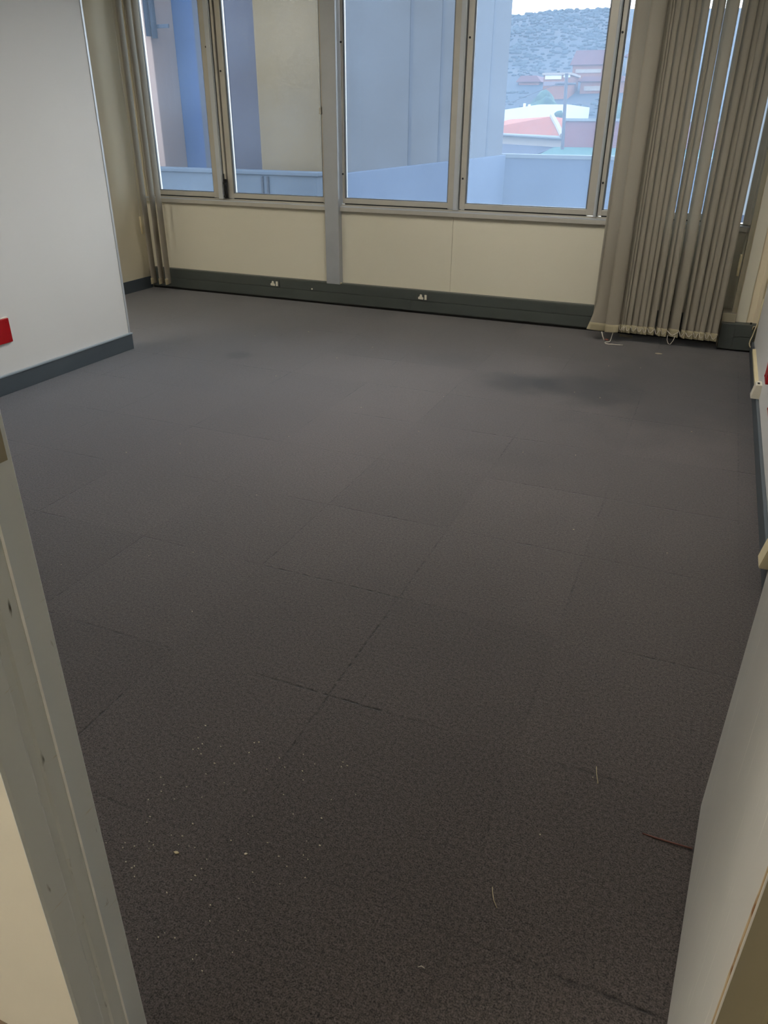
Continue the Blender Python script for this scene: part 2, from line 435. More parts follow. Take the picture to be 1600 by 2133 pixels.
# window wall: dado panels, piers, head
wb = struct(box('wall_back', -4.9, 0.6, YW + 0.012, 5.9, 0.0, 0.727, M['wall_cream']), 'cream wall below the row of windows')
for x0, x1 in ((XL, -2.842), (-2.838, -1.839), (-1.837, XR)):
    box('dado_panel', x0, x1, YW, YW + 0.0119, 0.0, 0.727, M['cream_panel'], wb, bev=0.0015)
struct(box('wall_back_head', -4.9, 0.6, 5.70, 5.9, 2.42, CZ, M['wall_cream']), 'cream wall strip above the windows')
struct(box('wall_back_side', 0.20, 0.6, YW, 5.9, 0.727, 2.42, M['wall_cream']), 'cream wall to the right of the last window')
struct(box('wall_back_corner', -4.9, -4.632, YW - 0.02, 5.9, 0.727, 2.42, M['wall_cream']), 'cream wall to the left of the first window')

# pilaster in the right corner, made of cover strips
p = struct(box('trim_2', 0.226, 0.50, 5.60, YW, 0.0, CZ, M['pilaster']), 'tan plastered pilaster in the right corner of the room')
box('cover_strip', 0.228, 0.295, 5.59, 5.60, 0.16, CZ, M['pilaster_lip'], p, bev=0.001)
box('cover_strip', 0.337, 0.363, 5.592, 5.60, 0.16, CZ, M['pilaster'], p, bev=0.001)
box('side_strip', 0.196, 0.2259, 5.61, YW, 0.22, CZ, M['pilaster_side'], p, bev=0.001)
box('base_block', 0.140, 0.2259, 5.56, YW, 0.012, 0.235, M['pilaster_side'], p, bev=0.002)

# door wall with its opening
struct(box('wall_front', -4.9, -0.70, YD0, YD1, 0.0, CZ, M['wall_white']), 'white wall to the left of the doorway, seen from inside the room')
struct(box('wall_front_return', 0.20, 1.6, YD0, YD1, 0.0, CZ, M['wall_white']), 'wall to the right of the doorway')
struct(box('wall_front_head', -0.70, 0.20, YD0, YD1, 2.10, CZ, M['wall_corridor']), 'wall above the doorway')
# beige corridor facing beside the jamb
cf = struct(box('wall_corridor', -3.4, -0.6135, YD0 - 0.004, YD0, 0.0, CZ, M['wall_corridor']), 'beige corridor wall beside the left door jamb')
bm = bmesh.new(); add_box(bm, -3.4, -0.640, YD0 - 0.016, YD0 - 0.004, 0.0, 0.088, 0.001)
bc = struct(obj('baseboard_corridor', bm, M['vinyl']), 'grey skirting with a scuffed brown top edge on the corridor wall')
bm = bmesh.new()
add_prism(bm, [(YD0 - 0.004, 0.088), (YD0 - 0.004, 0.108), (YD0 - 0.009, 0.108), (YD0 - 0.015, 0.103), (YD0 - 0.018, 0.096), (YD0 - 0.018, 0.088)], 'x', -3.4, -0.640)
obj('top_edge', bm, M['coving'], bc)
struct(box('wall_corridor_back', -3.4, 1.6, -1.75, -1.6, 0.0, CZ, M['wall_corridor']), 'corridor wall opposite the doorway')
struct(box('wall_corridor_left', -3.55, -3.4, -1.75, YD0, 0.0, CZ, M['wall_corridor']), 'corridor end wall')
struct(box('wall_corridor_right', 1.6, 1.75, -1.75, YD0, 0.0, CZ, M['wall_corridor']), 'corridor end wall on the right')

# ------------------------------------------------------------------ door
d = struct(empty('door_1', (-0.25, 0.5, 0)), 'grey steel door frame with an open scratched grey-white door leaf')
bm = bmesh.new()          # left jamb: pressed steel section (x,y), rebate on the room side
add_prism(bm, [(-0.72, YD0 - 0.001), (-0.6125, YD0 - 0.004), (-0.611, YD0), (-0.612, 0.425), (-0.6145, 0.4285), (-0.6145, 0.4385), (-0.6120, 0.4415),
               (-0.6120, 0.4625), (-0.6145, 0.4655), (-0.630, 0.4655), (-0.630, 0.511), (-0.632, 0.513), (-0.72, 0.513)], 'z', 0.0, 2.10)
lj = obj('jamb', bm, M['worn_jamb'], d)
bm = bmesh.new(); add_prism(bm, [(-0.6119, 0.4612), (-0.6141, 0.4664), (-0.6154, 0.4664), (-0.6138, 0.4612)], 'z', 0.001, 2.1)
bmesh.ops.translate(bm, verts=bm.verts[:], vec=(0.0006, 0.0002, 0)); obj('stop_highlight', bm, M['edge_highlight'], lj)
bm = bmesh.new(); add_box(bm, -0.6305, -0.6285, 0.470, 0.5055, 1.028, 1.19, 0.0008)
sp = obj('strike_plate', bm, M['steel'], lj)
bm = bmesh.new(); add_box(bm, -0.6286, -0.6275, 0.476, 0.497, 1.06, 1.17); add_cyl(bm, (-0.6282, 0.488, 1.041), 0.004, 0.0014, 'x', 12); obj('latch_hole', bm, M['groove'], sp)
bm = bmesh.new()          # right jamb
add_prism(bm, [(0.27, YD0 - 0.001), (0.137, YD0 - 0.003), (0.135, YD0), (0.135, 0.463), (0.1365, 0.4655), (0.1475, 0.4655), (0.1475, 0.5385), (0.27, 0.5385)], 'z', 0.0, 2.10)
rj = obj('jamb', bm, M['jamb'], d)
bm = bmesh.new(); add_box(bm, 0.1375, 0.30, YD0 - 0.010, YD0 - 0.003, 0.0, 2.1, 0.001); obj('edge_seal', bm, M['black'], d)
bm = bmesh.new(); add_box(bm, -0.627, 0.150, YD0, 0.513, 2.04, 2.10); obj('head', bm, M['jamb'], d)
# leaf: hinge line at x=.148 y=.555, free edge at x=.20 y=1.36
ang = math.atan2(0.0545, 0.805)
def leaf_box(bm, u0, u1, t0, t1, z0, z1, bev=0.0):
    b2 = bmesh.new(); add_box(b2, t0, t1, u0, u1, z0, z1, bev)
    b2.transform(Matrix.Translation((0.1462, 0.540, 0)) @ Matrix.Rotation(-ang, 4, 'Z'))
    me = bpy.data.meshes.new('tmp'); b2.to_mesh(me); b2.free(); bm.from_mesh(me); bpy.data.meshes.remove(me)
bm = bmesh.new(); leaf_box(bm, 0.002, 0.819, 0.0, 0.04, 0.006, 2.03, 0.0015)
lf = obj('leaf', bm, M['leaf'], d)
bm = bmesh.new()
nseg = 60
verts = []
b2 = bmesh.new()
for i in range(nseg + 1):
    z = 0.006 + 1.3 * i / nseg
    w = 0.004 + 0.004 * abs(noise.noise(Vector((0, 0, z * 14)))) + 0.003 * random.random()
    verts.append((b2.verts.new((-0.0006, 0.003, z)), b2.verts.new((-0.0006, 0.003 + w, z))))
for a, c in zip(verts, verts[1:]):
    b2.faces.new((a[0], a[1], c[1], c[0]))
ex = bmesh.ops.extrude_face_region(b2, geom=b2.faces[:])
for g in ex['geom']:
    if isinstance(g, bmesh.types.BMVert): g.co.x += 0.0008
b2.transform(Matrix.Translation((0.1462, 0.540, 0)) @ Matrix.Rotation(-ang, 4, 'Z'))
obj('chipped_edge', b2, M['rust_edge'], lf)
bm.free()
for zz in (0.25, 1.0, 1.8):
    bm = bmesh.new(); add_cyl(bm, (0.160, 0.527, zz), 0.006, 0.10, 'z', 12); obj('hinge', bm, M['steel'], lf)

# ------------------------------------------------------------------ windows
sill = bmesh.new()
add_box(sill, XL + 0.005, 0.196, 5.712, 5.82, 0.730, 0.758, 0.002)
add_box(sill, XL + 0.005, 0.196, 5.742, 5.82, 0.758, 0.778)
sl_ = struct(obj('trim_3', sill, M['alu']), 'long grey aluminium sill under the row of windows')
bm = bmesh.new(); add_box(bm, XL + 0.005, 0.196, 5.713, 5.737, 0.7582, 0.769, 0.0015); obj('lip', bm, M['bead'], sl_)
bm = bmesh.new(); add_box(bm, -4.64, 0.2, 5.735, 5.82, 2.36, 2.42, 0.002)
struct(obj('trim_4', bm, M['alu']), 'aluminium head rail over the windows')
# grey column standing in front of the frames
bm = bmesh.new(); add_box(bm, -2.886, -2.766, 5.682, 5.82, 0.172, 2.42, 0.003)
cl = struct(obj('trim_5', bm, M['column']), 'grey metal column between the second and third window, running down to the cable channel')
box('foot_bead', -2.766, -2.757, 5.69, 5.705, 0.172, 0.186, M['cream_plastic'], cl, bev=0.002)

def post(n, x0, x1, label):
    bm = bmesh.new(); add_box(bm, x0, x1, 5.722, 5.82, 0.778, 2.36, 0.002)
    add_box(bm, x0 + 0.004, x1 - 0.004, 5.714, 5.722, 0.778, 2.36, 0.002)
    return struct(obj('trim_%d' % n, bm, M['bead']), label)
post(6, -3.893, -3.842, 'pale aluminium mullion between the first and second window')
post(7, -1.842, -1.804, 'pale aluminium mullion between the third and fourth window')
post(8, -0.815, -0.795, 'pale aluminium mullion between the fourth and fifth window')
bm = bmesh.new(); add_box(bm, -4.632, -4.573, 5.728, 5.82, 0.778, 2.36, 0.002); struct(obj('trim_9', bm, M['alu']), 'aluminium frame member at the left end of the windows')
bm = bmesh.new(); add_box(bm, 0.150, 0.198, 5.70, 5.82, 0.778, 2.36, 0.002); struct(obj('trim_10', bm, M['alu']), 'aluminium frame member at the right end of the windows')

def window(n, x0, x1, g0, g1, label, screws=(), z0=0.783, zg=0.822):
    gm = M[('', 'glass_dusty', 'glass_clean', 'glass_dusty', 'glass_haze_veil', 'glass_haze_veil')[n]]
    w = struct(empty('window_%d' % n, ((x0 + x1) / 2, 5.77, z0)), label)
    zt = 2.355
    bm = bmesh.new()
    for a in ((x0, g0, z0, zt), (g1, x1, z0, zt)):
        add_box(bm, a[0], a[1], 5.741, 5.80, a[2], a[3], 0.002)
    add_box(bm, g0 - 0.001, g1 + 0.001, 5.742, 5.80, z0 + 0.004, zg, 0.002)
    add_box(bm, g0 - 0.001, g1 + 0.001, 5.742, 5.80, 2.30, zt, 0.002)
    obj('sash_frame', bm, M['alu'], w)
    bm = bmesh.new()
    for a in ((g0, g0 + 0.010, zg, 2.30), (g1 - 0.010, g1, zg, 2.30), (g0 + 0.010, g1 - 0.010, zg, zg + 0.006)):
        add_box(bm, a[0], a[1], 5.752, 5.768, a[2], a[3], 0.001)
    obj('glazing_bead', bm, M['gasket'], w)
    bm = bmesh.new(); add_box(bm, g0 + 0.002, g1 - 0.002, 5.770, 5.776, zg + 0.001, 2.299)
    obj('pane', bm, gm, w)
    bm = bmesh.new(); add_box(bm, x0 - 0.0005, x1 + 0.0005, 5.80, 5.815, 0.779, 2.358)
    bmesh.ops.delete(bm, geom=bm.faces[:], context='FACES')
    bm.free()
    bm = bmesh.new(); add_box(bm, g0, g1, 5.745, 5.80, z0 - 0.0045, z0 + 0.0035); obj('sill_gap', bm, M['black'], w)
    for sx, sz in screws:
        bm = bmesh.new(); add_cyl(bm, (sx, 5.7385, sz), 0.007, 0.006, 'y', 12); obj('screw', bm, M['black'], w)
    return w
window(1, -4.573, -3.893, -4.517, -3.951, 'narrow window at the far left beside the alcove', [(-3.905, 1.863)])
w2 = window(2, -3.806, -2.886, -3.758, -2.924, 'window left of the grey column', [(-3.79, 1.70)])
window(3, -2.755, -1.842, -2.738, -1.890, 'window right of the grey column', [(-2.749, 1.866), (-2.749, 0.997)])
window(4, -1.797, -0.815, -1.757, -0.866, 'window showing the hill and rooftops', [(-1.780, 1.868), (-1.780, 0.993)])
window(5, -0.790, 0.122, -0.762, 0.114, 'window mostly hidden behind the drawn vertical blind', [(-0.778, 1.869), (-0.778, 0.996)])
bm = bmesh.new(); add_box(bm, 0.124, 0.150, 5.768, 5.7705, 0.83, 2.355); struct(obj('trim_11', bm, M['sky_slit']), 'bright strip imitating a slit of sky light along the right edge of the last window')
# dark hinge gaps between sash and mullion
for n, (x0, x1) in enumerate(((-3.842, -3.806), (-1.804, -1.797), (-0.795, -0.790), (0.122, 0.124))):
    bm = bmesh.new(); add_box(bm, x0, x1, 5.76, 5.82, 0.778, 2.36)
    struct(obj('trim_%d' % (12 + n), bm, M['black']), 'black rubber seal in a window hinge gap')
bm = bmesh.new()
add_box(bm, -3.832, -3.812, 5.725, 5.76, 0.785, 2.30, 0.001)
obj('hinge_stile', bm, M['alu'], w2)
bm = bmesh.new()
add_box(bm, -3.822, -3.800, 5.700, 5.724, 0.782, 0.93, 0.003)
add_tube(bm, [(-3.811, 5.700, 0.79), (-3.806, 5.694, 0.85), (-3.812, 5.698, 0.92), (-3.818, 5.705, 0.97)], 0.005, 8)
add_cyl(bm, (-3.811, 5.698, 0.80), 0.012, 0.014, 'y', 12)
add_cyl(bm, (-3.811, 5.698, 0.90), 0.011, 0.014, 'y', 12)
obj('stay_arm', bm, M['black'], w2)
bm = bmesh.new(); add_box(bm, -2.932, -2.914, 5.722, 5.741, 1.405, 1.452, 0.003); obj('catch', bm, M['alu'], w2)

# ------------------------------------------------------------------ cable channel with sockets
ch = struct(empty('trim_16', (-2.0, 5.70, 0)), 'dark grey-green cable channel along the foot of the window wall')
def channel_run(x0, x1):
    bm = bmesh.new()
    add_box(bm, x0, x1, 5.69, YW - 0.0005, 0.016, 0.180, 0.003); obj('back_box', bm, M['channel'], ch)
    bm = bmesh.new(); add_box(bm, x0 + 0.002, x1 - 0.002, 5.6865, 5.69, 0.104, 0.173, 0.0012); obj('upper_cover', bm, M['channel'], ch)
    return
channel_run(-4.665, 0.135)
for x0, x1 in ((-4.66, -2.146), (-2.143, 0.133)):
    bm = bmesh.new(); add_box(bm, x0, x1, 5.6865, 5.69, 0.022, 0.100, 0.0012); obj('lower_cover', bm, M['channel'], ch)
bm = bmesh.new(); add_box(bm, -4.665, 0.135, 5.700, YW - 0.001, 0.0, 0.016); obj('shadow_gap', bm, M['black'], ch)  # black strip stands in for the shade under the channel
bm = bmesh.new(); add_cyl(bm, (-3.026, 5.6855, 0.116), 0.007, 0.004, 'y', 12); obj('cover_screw', bm, M['white_plastic'], ch)

def socket(cx, label):
    t = empty('wall_socket', (cx, 5.686, 0.10))
    tag(t, label, 'socket')
    bm = bmesh.new(); add_box(bm, cx - 0.058, cx + 0.050, 5.6815, 5.6863, 0.106, 0.166, 0.002); obj('face_plate', bm, M['channel'], t)
    bm = bmesh.new()
    add_prism(bm, [(cx - 0.032, 0.116), (cx + 0.008, 0.114), (cx + 0.010, 0.128), (cx + 0.000, 0.134), (cx - 0.004, 0.152), (cx - 0.018, 0.153), (cx - 0.022, 0.138), (cx - 0.034, 0.130)], 'y', 5.6775, 5.6815)
    so = obj('socket_face', bm, M['white_plastic'], t)
    bm = bmesh.new(); add_box(bm, cx + 0.019, cx + 0.037, 5.6770, 5.6815, 0.114, 0.152, 0.0015); obj('rocker_switch', bm, M['white_plastic'], t)
    return t
socket(-3.385, 'white socket and switch in the cable channel left of the grey column')
socket(-2.045, 'white socket and switch in the cable channel right of the grey column')

# boxed-out end of the channel around the pilaster
cb = empty('channel_box', (0.25, 5.55, 0)); struct(cb, 'dark grey cable channel box jutting out in the right corner'); cb.name = 'trim_17'
bm = bmesh.new(); add_box(bm, 0.146, 0.362, 5.515, 5.60, 0.010, 0.180, 0.003); obj('box_body', bm, M['channel'], cb)
bm = bmesh.new(); add_box(bm, 0.232, 0.360, 5.5125, 5.515, 0.014, 0.095, 0.001); obj('lower_cover', bm, M['channel'], cb)
bm = bmesh.new(); add_box(bm, 0.232, 0.360, 5.5125, 5.515, 0.100, 0.176, 0.001); obj('upper_cover', bm, M['channel'], cb)
bm = bmesh.new(); add_box(bm, 0.148, 0.36, 5.53, 5.60, 0.0, 0.010); obj('shadow_gap', bm, M['black'], cb)  # black strip painted as the shade below the box
bm = bmesh.new(); add_box(bm, 0.318, 0.330, 5.545, 5.56, 0.180, 0.190); obj('notch', bm, M['black'], cb)

# bent white cable dropping past the box
bm = bmesh.new()
add_tube(bm, [(0.3615, 5.496, 0.36), (0.360, 5.495, 0.25), (0.357, 5.495, 0.187), (0.350, 5.494, 0.15), (0.346, 5.494, 0.117), (0.339, 5.494, 0.085), (0.338, 5.492, 0.066), (0.343, 5.490, 0.052), (0.350, 5.488, 0.042), (0.357, 5.482, 0.030)], 0.0035, 8)
add_tube(bm, [(0.351, 5.505, 0.176), (0.340, 5.505, 0.176), (0.338, 5.505, 0.155)], 0.003, 6)
tag(obj('cable', bm, M['cream_plastic'], None, True), 'bent cream cable dropping down the corner beside the dark channel box', 'cable')

# conduit strip and small data boxes on the right wall
bm = bmesh.new(); add_box(bm, 0.346, XR, 4.285, 5.20, 0.082, 0.103, 0.002)
tag(obj('cable_duct', bm, M['cream_plastic']), 'thin cream cable duct on top of the right skirting, leading from the far data box', 'cable duct')
def databox(y0, label, cover):
    t = empty('data_box', (0.35, y0 + 0.045, 0.083)); tag(t, label, 'data box')
    bm = bmesh.new()
    add_prism(bm, [(0.322, 0.083), (XR, 0.083), (XR, 0.158), (0.336, 0.156)], 'y', y0, y0 + 0.085)
    bmesh.ops.bevel(bm, geom=bm.edges[:], offset=0.0025, segments=2, affect='EDGES')
    obj('housing', bm, cover, t)
    bm = bmesh.new(); add_box(bm, 0.343, 0.354, y0 + 0.022, y0 + 0.050, 0.1568, 0.1590); obj('port', bm, M['black'], t)
    return t
databox(4.20, 'small white data box on the right skirting, the farther one', M['white_plastic'])
databox(2.36, 'small cream data box on the right skirting, the nearer one by the door', M['cream_plastic'])

def red_socket(name, x0, x1, y0, y1, z0, z1, label, face):
    t = empty(name, ((x0 + x1) / 2, (y0 + y1) / 2, z0)); tag(t, label, 'socket')
    if face > 0:      # looks towards +x
        bm = bmesh.new(); add_box(bm, x0, x0 + 0.006, y0 - 0.004, y1 + 0.004, z0 - 0.004, z1 + 0.004, 0.001); obj('back_plate', bm, M['white_plastic'], t)
        bm = bmesh.new(); add_box(bm, x0 + 0.006, x1, y0, y1, z0, z1, 0.003); obj('cover', bm, M['red_plastic'], t)
        f = x1
        s_ = 1
    else:
        bm = bmesh.new(); add_box(bm, x1 - 0.006, x1, y0 - 0.004, y1 + 0.004, z0 - 0.004, z1 + 0.004, 0.001); obj('back_plate', bm, M['white_plastic'], t)
        bm = bmesh.new(); add_box(bm, x0, x1 - 0.006, y0, y1, z0, z1, 0.003); obj('cover', bm, M['red_plastic'], t)
        f = x0
        s_ = -1
    for zz in (z0 + 0.012, z1 - 0.022):
        bm = bmesh.new(); add_cyl(bm, (f + s_ * 0.0008, y1 - 0.018, zz), 0.005, 0.003, 'x', 12); obj('cover_screw', bm, M['red_plastic'], t)
    return t
red_socket('red_socket', XP, XP + 0.016, 2.87, 2.972, 0.270, 0.398, 'red socket plate on the white left partition', 1)
red_socket('red_socket', 0.337, XR, 3.77, 3.90, 0.285, 0.40, 'red socket box on the right wall nearer the windows', -1)
red_socket('red_socket', 0.337, XR, 3.29, 3.42, 0.275, 0.36, 'red socket box on the right wall nearer the door', -1)

# ------------------------------------------------------------------ vertical blind
vb = tag(empty('vertical_blind', (-0.3, 5.5, 0)), 'beige-grey fabric vertical blind, its slats stacked at the right end of the windows', 'vertical blind')
bm = bmesh.new(); add_box(bm, -4.62, 0.19, 5.48, 5.53, 2.40, 2.44, 0.004); obj('headrail', bm, M['bead'], vb)
SW = 0.089
ZB, ZT = 0.066, 2.40
def slat_mesh(xl, yf, a, width=SW, zb=ZB, zt=ZT, th=0.0012, curl=None, bow=0.009, nz=24):
    """a thin, slightly bowed strip; a = turn away from the window plane"""
    ca, sa = math.cos(a), math.sin(a)
    nu = 6
    bm = bmesh.new()
    grid = []
    for j in range(nz + 1):
        f = j / nz
        z = zb + (zt - zb) * (f ** 1.8)
        row = []
        for i in range(nu + 1):
            u = i / nu
            off = -bow * 4 * u * (1 - u)
            x = xl + width * u * ca - off * sa
            y = yf + width * u * sa + off * ca
            zz = z
            if curl: x, y, zz = curl(u, z, x, y)
            x += 0.0016 * math.sin(3.1 * z + xl * 40)
            row.append((x, y, zz))
        grid.append(row)
    nrm = Vector((-sa, ca, 0)) * th
    A = [[bm.verts.new(p) for p in r] for r in grid]
    B = [[bm.verts.new(Vector(p) + nrm) for p in r] for r in grid]
    for j in range(nz):
        for i in range(nu):
            bm.faces.new((A[j][i], A[j][i + 1], A[j + 1][i + 1], A[j + 1][i]))
            bm.faces.new((B[j][i], B[j + 1][i], B[j + 1][i + 1], B[j][i + 1]))
        bm.faces.new((A[j][0], A[j + 1][0], B[j + 1][0], B[j][0]))
        bm.faces.new((A[j][nu], B[j][nu], B[j + 1][nu], A[j + 1][nu]))
    for i in range(nu):
        bm.faces.new((A[0][i], B[0][i], B[0][i + 1], A[0][i + 1]))
        bm.faces.new((A[nz][i], A[nz][i + 1], B[nz][i + 1], B[nz][i]))
    return bm
def hem_mesh(xl, yf, a, width=SW, zb=ZB, curl=None):
    b2 = slat_mesh(xl + 0.0, yf - 0.0035, a, width, zb - 0.001, zb + 0.052, 0.0045, nz=5, curl=curl)
    return b2
def add_slat(xl, yf, a, width=SW, zb=ZB, curl=None, hem=True):
    s_ = obj('slat', slat_mesh(xl, yf, a, width, zb, curl=curl), M['fabric'], vb, True)
    if hem:
        obj('hem', hem_mesh(xl, yf, a, width, zb, curl), M['hem'], s_, True)
    return s_

def curl_front(u, z, x, y):
    # lower left corner of the front slat is bent out towards the room
    k = max(0.0, (0.26 - z) / 0.20)
    k = min(1.0, k) ** 1.3 * max(0.0, 1 - u * 1.5)
    return x - 0.040 * k, y - 0.060 * k, z + 0.018 * k
def curl_second(u, z, x, y):
    k = min(1.0, max(0.0, (0.14 - z) / 0.08)) * max(0.0, u - 0.25)
    return x, y - 0.03 * k, z + 0.012 * k

add_slat(-0.690, 5.475, math.radians(52), curl=None)
add_slat(-0.672, 5.440, math.radians(9), curl=curl_front)
add_slat(-0.595, 5.425, math.radians(4), width=0.092, curl=curl_second)
edges = [-0.513, -0.478, -0.462, -0.428, -0.386, -0.348, -0.318, -0.2705, -0.232, -0.190, -0.1125, -0.072, -0.020, 0.014, 0.052, 0.085]
over = {7: -0.004, 10: -0.0075}
for i, xl in enumerate(edges):
    nxt = edges[i + 1] if i + 1 < len(edges) else xl + 0.045
    if i in over:                                       # turned just far enough to leave a slit of daylight
        a = math.acos((nxt - xl + over[i]) / SW)
        x0 = xl - over[i]
    else:                                               # left edge tucked behind the slat before it
        a = math.radians(44 if nxt - xl < 0.037 else 33)
        x0 = nxt - SW * math.cos(a)
    add_slat(x0, 5.455 + SW * math.sin(a) + 0.004 * math.sin(i * 2.3), -a)
# three slats left hanging at the far left corner
for xl, yb in ((-4.525, 5.50), (-4.452, 5.52), (-4.385, 5.52)):
    add_slat(xl, yb, math.radians(99), zb=0.070)

# bead chain linking the hems, with the two loops hanging loose
bm = bmesh.new()
prev = None
xs = [-0.505] + edges[1:] + [0.135]
for x0, x1 in zip(xs, xs[1:]):
    mid = (x0 + x1) / 2
    add_tube(bm, [(x0, 5.462, 0.112), (x0 + 0.004, 5.452, 0.108), (mid - 0.006, 5.450, 0.084), (mid + 0.004, 5.450, 0.080), (x1 - 0.006, 5.452, 0.098), (x1, 5.462, 0.112)], 0.0022, 5)
add_tube(bm, [(-0.178, 5.455, 0.075), (-0.176, 5.450, 0.045), (-0.163, 5.447, 0.022), (-0.150, 5.447, 0.020), (-0.135, 5.450, 0.048), (-0.128, 5.455, 0.078)], 0.002, 5)
obj('bottom_chain', bm, M['thread'], vb, True)
bm = bmesh.new()
add_tube(bm, [(-0.535, 5.425, 0.072), (-0.540, 5.42, 0.035), (-0.545, 5.415, 0.006), (-0.556, 5.395, 0.004), (-0.575, 5.370, 0.004), (-0.564, 5.345, 0.004), (-0.548, 5.335, 0.004), (-0.520, 5.342, 0.004), (-0.485, 5.345, 0.004), (-0.450, 5.352, 0.004)], 0.0026, 6)
add_tube(bm, [(-0.612, 5.42, 0.066), (-0.600, 5.415, 0.035), (-0.585, 5.41, 0.008)], 0.004, 6)
obj('loose_chain', bm, M['thread'], vb, True)
# pull cords with weights at both ends
def cord(x, y, z0, z1):
    bm = bmesh.new(); add_tube(bm, [(x, y, ZT), (x + 0.002, y, 1.4), (x, y, z1)], 0.0016, 6)
    c = obj('pull_cord', bm, M['thread'], vb, True)
    bm = bmesh.new(); add_tube(bm, [(x, y, z1 + 0.01), (x, y, z1), (x, y, (z0 + z1) / 2), (x, y, z0), ], 0.0085, 10)
    obj('cord_weight', bm, M['cream_plastic'], c, True)
cord(-4.640, 5.60, 0.472, 0.605)
cord(0.1785, 5.585, 0.475, 0.600)

# ------------------------------------------------------------------ litter on the carpet
bm = bmesh.new()
def flake(bm, x, y, r, h, ang):
    pts = [(x + r * (1 + 0.5 * random.random()) * math.cos(ang + k * math.pi / 3) * (1.7 if k % 3 == 0 else 0.8), y + r * math.sin(ang + k * math.pi / 3)) for k in range(6)]
    add_prism(bm, pts, 'z', 0.0005, h)
flake(bm, -0.791, 0.807, 0.0032, 0.003, 0.4); tag(obj('paper_flake', bm, M['straw']), 'pale yellowish flake on the carpet beside the left door jamb', 'flake')
bm = bmesh.new(); flake(bm, -0.658, 0.86, 0.0026, 0.003, 1.0); tag(obj('crumb', bm, M['crumb']), 'white crumb at the end of a carpet seam near the doorway', 'crumb')
bm = bmesh.new(); flake(bm, -0.208, 5.234, 0.010, 0.004, 0.2); tag(obj('paper_scrap', bm, M['crumb']), 'white paper scrap on the carpet in front of the stacked blind', 'paper scrap')
bm = bmesh.new(); add_tube(bm, [(-0.029, 1.385, 0.003), (-0.026, 1.365, 0.004), (-0.018, 1.335, 0.003)], 0.0009, 5); tag(obj('straw', bm, M['straw'], None, True), 'thin straight straw on the carpet in the right half of the floor', 'straw')
bm = bmesh.new(); add_tube(bm, [(-0.170, 0.985, 0.003), (-0.166, 0.972, 0.004), (-0.160, 0.958, 0.004), (-0.150, 0.945, 0.003)], 0.0007, 5); tag(obj('grass_blade', bm, M['straw'], None, True), 'curved pale grass blade on the carpet at the bottom of the view', 'grass blade')
bm = bmesh.new(); add_tube(bm, [(-0.250, 0.779, 0.003), (-0.245, 0.7835, 0.003), (-0.238, 0.782, 0.003)], 0.0007, 5); tag(obj('lint', bm, M['thread'], None, True), 'short curved white lint thread nearest the camera', 'lint')
bm = bmesh.new(); add_box(bm, -0.505, -0.415, 5.60, 5.635, 0.001, 0.010, 0.002); tag(obj('metal_strip', bm, M['steel']), 'flat grey metal strip lying under the stacked blind', 'metal strip')
bm = bmesh.new(); add_box(bm, -0.585, -0.560, 5.44, 5.46, 0.001, 0.012, 0.003); tag(obj('wood_scrap', bm, M['wood_scrap']), 'small brown scrap under the left edge of the stacked blind', 'scrap')
bm = bmesh.new(); add_tube(bm, [(0.090, 1.2355, 0.000), (0.115, 1.234, 0.0015), (0.145, 1.233, 0.003), (0.190, 1.2345, 0.003)], 0.0018, 6)
fl_ = bpy.data.objects['floor']; obj('lifted_tile_edge', bm, M['wood_scrap'], fl_, True)
bm = bmesh.new()
rnd = random.Random(3)
for k in range(130):
    if k < 95: x, y = -0.95 + 0.45 * rnd.random() ** 1.3, 0.62 + 0.55 * rnd.random()
    else: x, y = -3.2 + 3.4 * rnd.random(), 0.7 + 4.6 * rnd.random()
    if x < -0.56 and y < 0.56: continue
    r = 0.0005 + 0.0006 * rnd.random() + 0.00022 * y
    flake(bm, x, y, r, 0.0012 + r, rnd.random() * 3)
tag(obj('carpet_crumbs', bm, M['crumb']), 'scatter of tiny pale crumbs and dust specks on the carpet, thickest by the left jamb', 'crumbs', kind='stuff')

# ------------------------------------------------------------------ lamps of the building, out of view, one added as fill
def ceiling_lamp(name, cx, cy, sx, sy, strength, col, label, depth=0.13):
    """surface-mounted luminaire: lit diffuser at the top of a deep louvre frame"""
    t = tag(empty(name, (cx, cy, CZ)), label, 'ceiling lamp')
    bm = bmesh.new()
    for a in ((cx - sx / 2 - .02, cx + sx / 2 + .02, cy - sy / 2 - .02, cy - sy / 2), (cx - sx / 2 - .02, cx + sx / 2 + .02, cy + sy / 2, cy + sy / 2 + .02),
              (cx - sx / 2 - .02, cx - sx / 2, cy - sy / 2, cy + sy / 2), (cx + sx / 2, cx + sx / 2 + .02, cy - sy / 2, cy + sy / 2)):
        add_box(bm, *a, CZ - 0.04 - depth, CZ)  # deep frame shaped to keep lamp light off the upper walls
    obj('frame', bm, M['lamp_body'], t)
    bm = bmesh.new(); add_box(bm, cx - sx / 2, cx + sx / 2, cy - sy / 2, cy + sy / 2, CZ - 0.04, CZ - 0.03)
    obj('diffuser', bm, emitter(name + '_glow', col, strength), t)
WARM = (1.0, 0.95, 0.86, 1)
ceiling_lamp('ceiling_lamp', -4.05, 2.9, 0.3, 1.2, 20.0, WARM, 'white fluorescent ceiling lamp in the alcove behind the left partition')
ceiling_lamp('ceiling_lamp', -1.5, 3.7, 0.3, 1.2, 23.0, WARM, 'white fluorescent ceiling lamp in the middle of the room ceiling')
ceiling_lamp('ceiling_lamp', -0.4, 3.2, 0.3, 1.2, 10.5, WARM, 'unseen fill lamp added on the ceiling near the right wall of the room')  # unseen lamp added to brighten the pilaster and blind
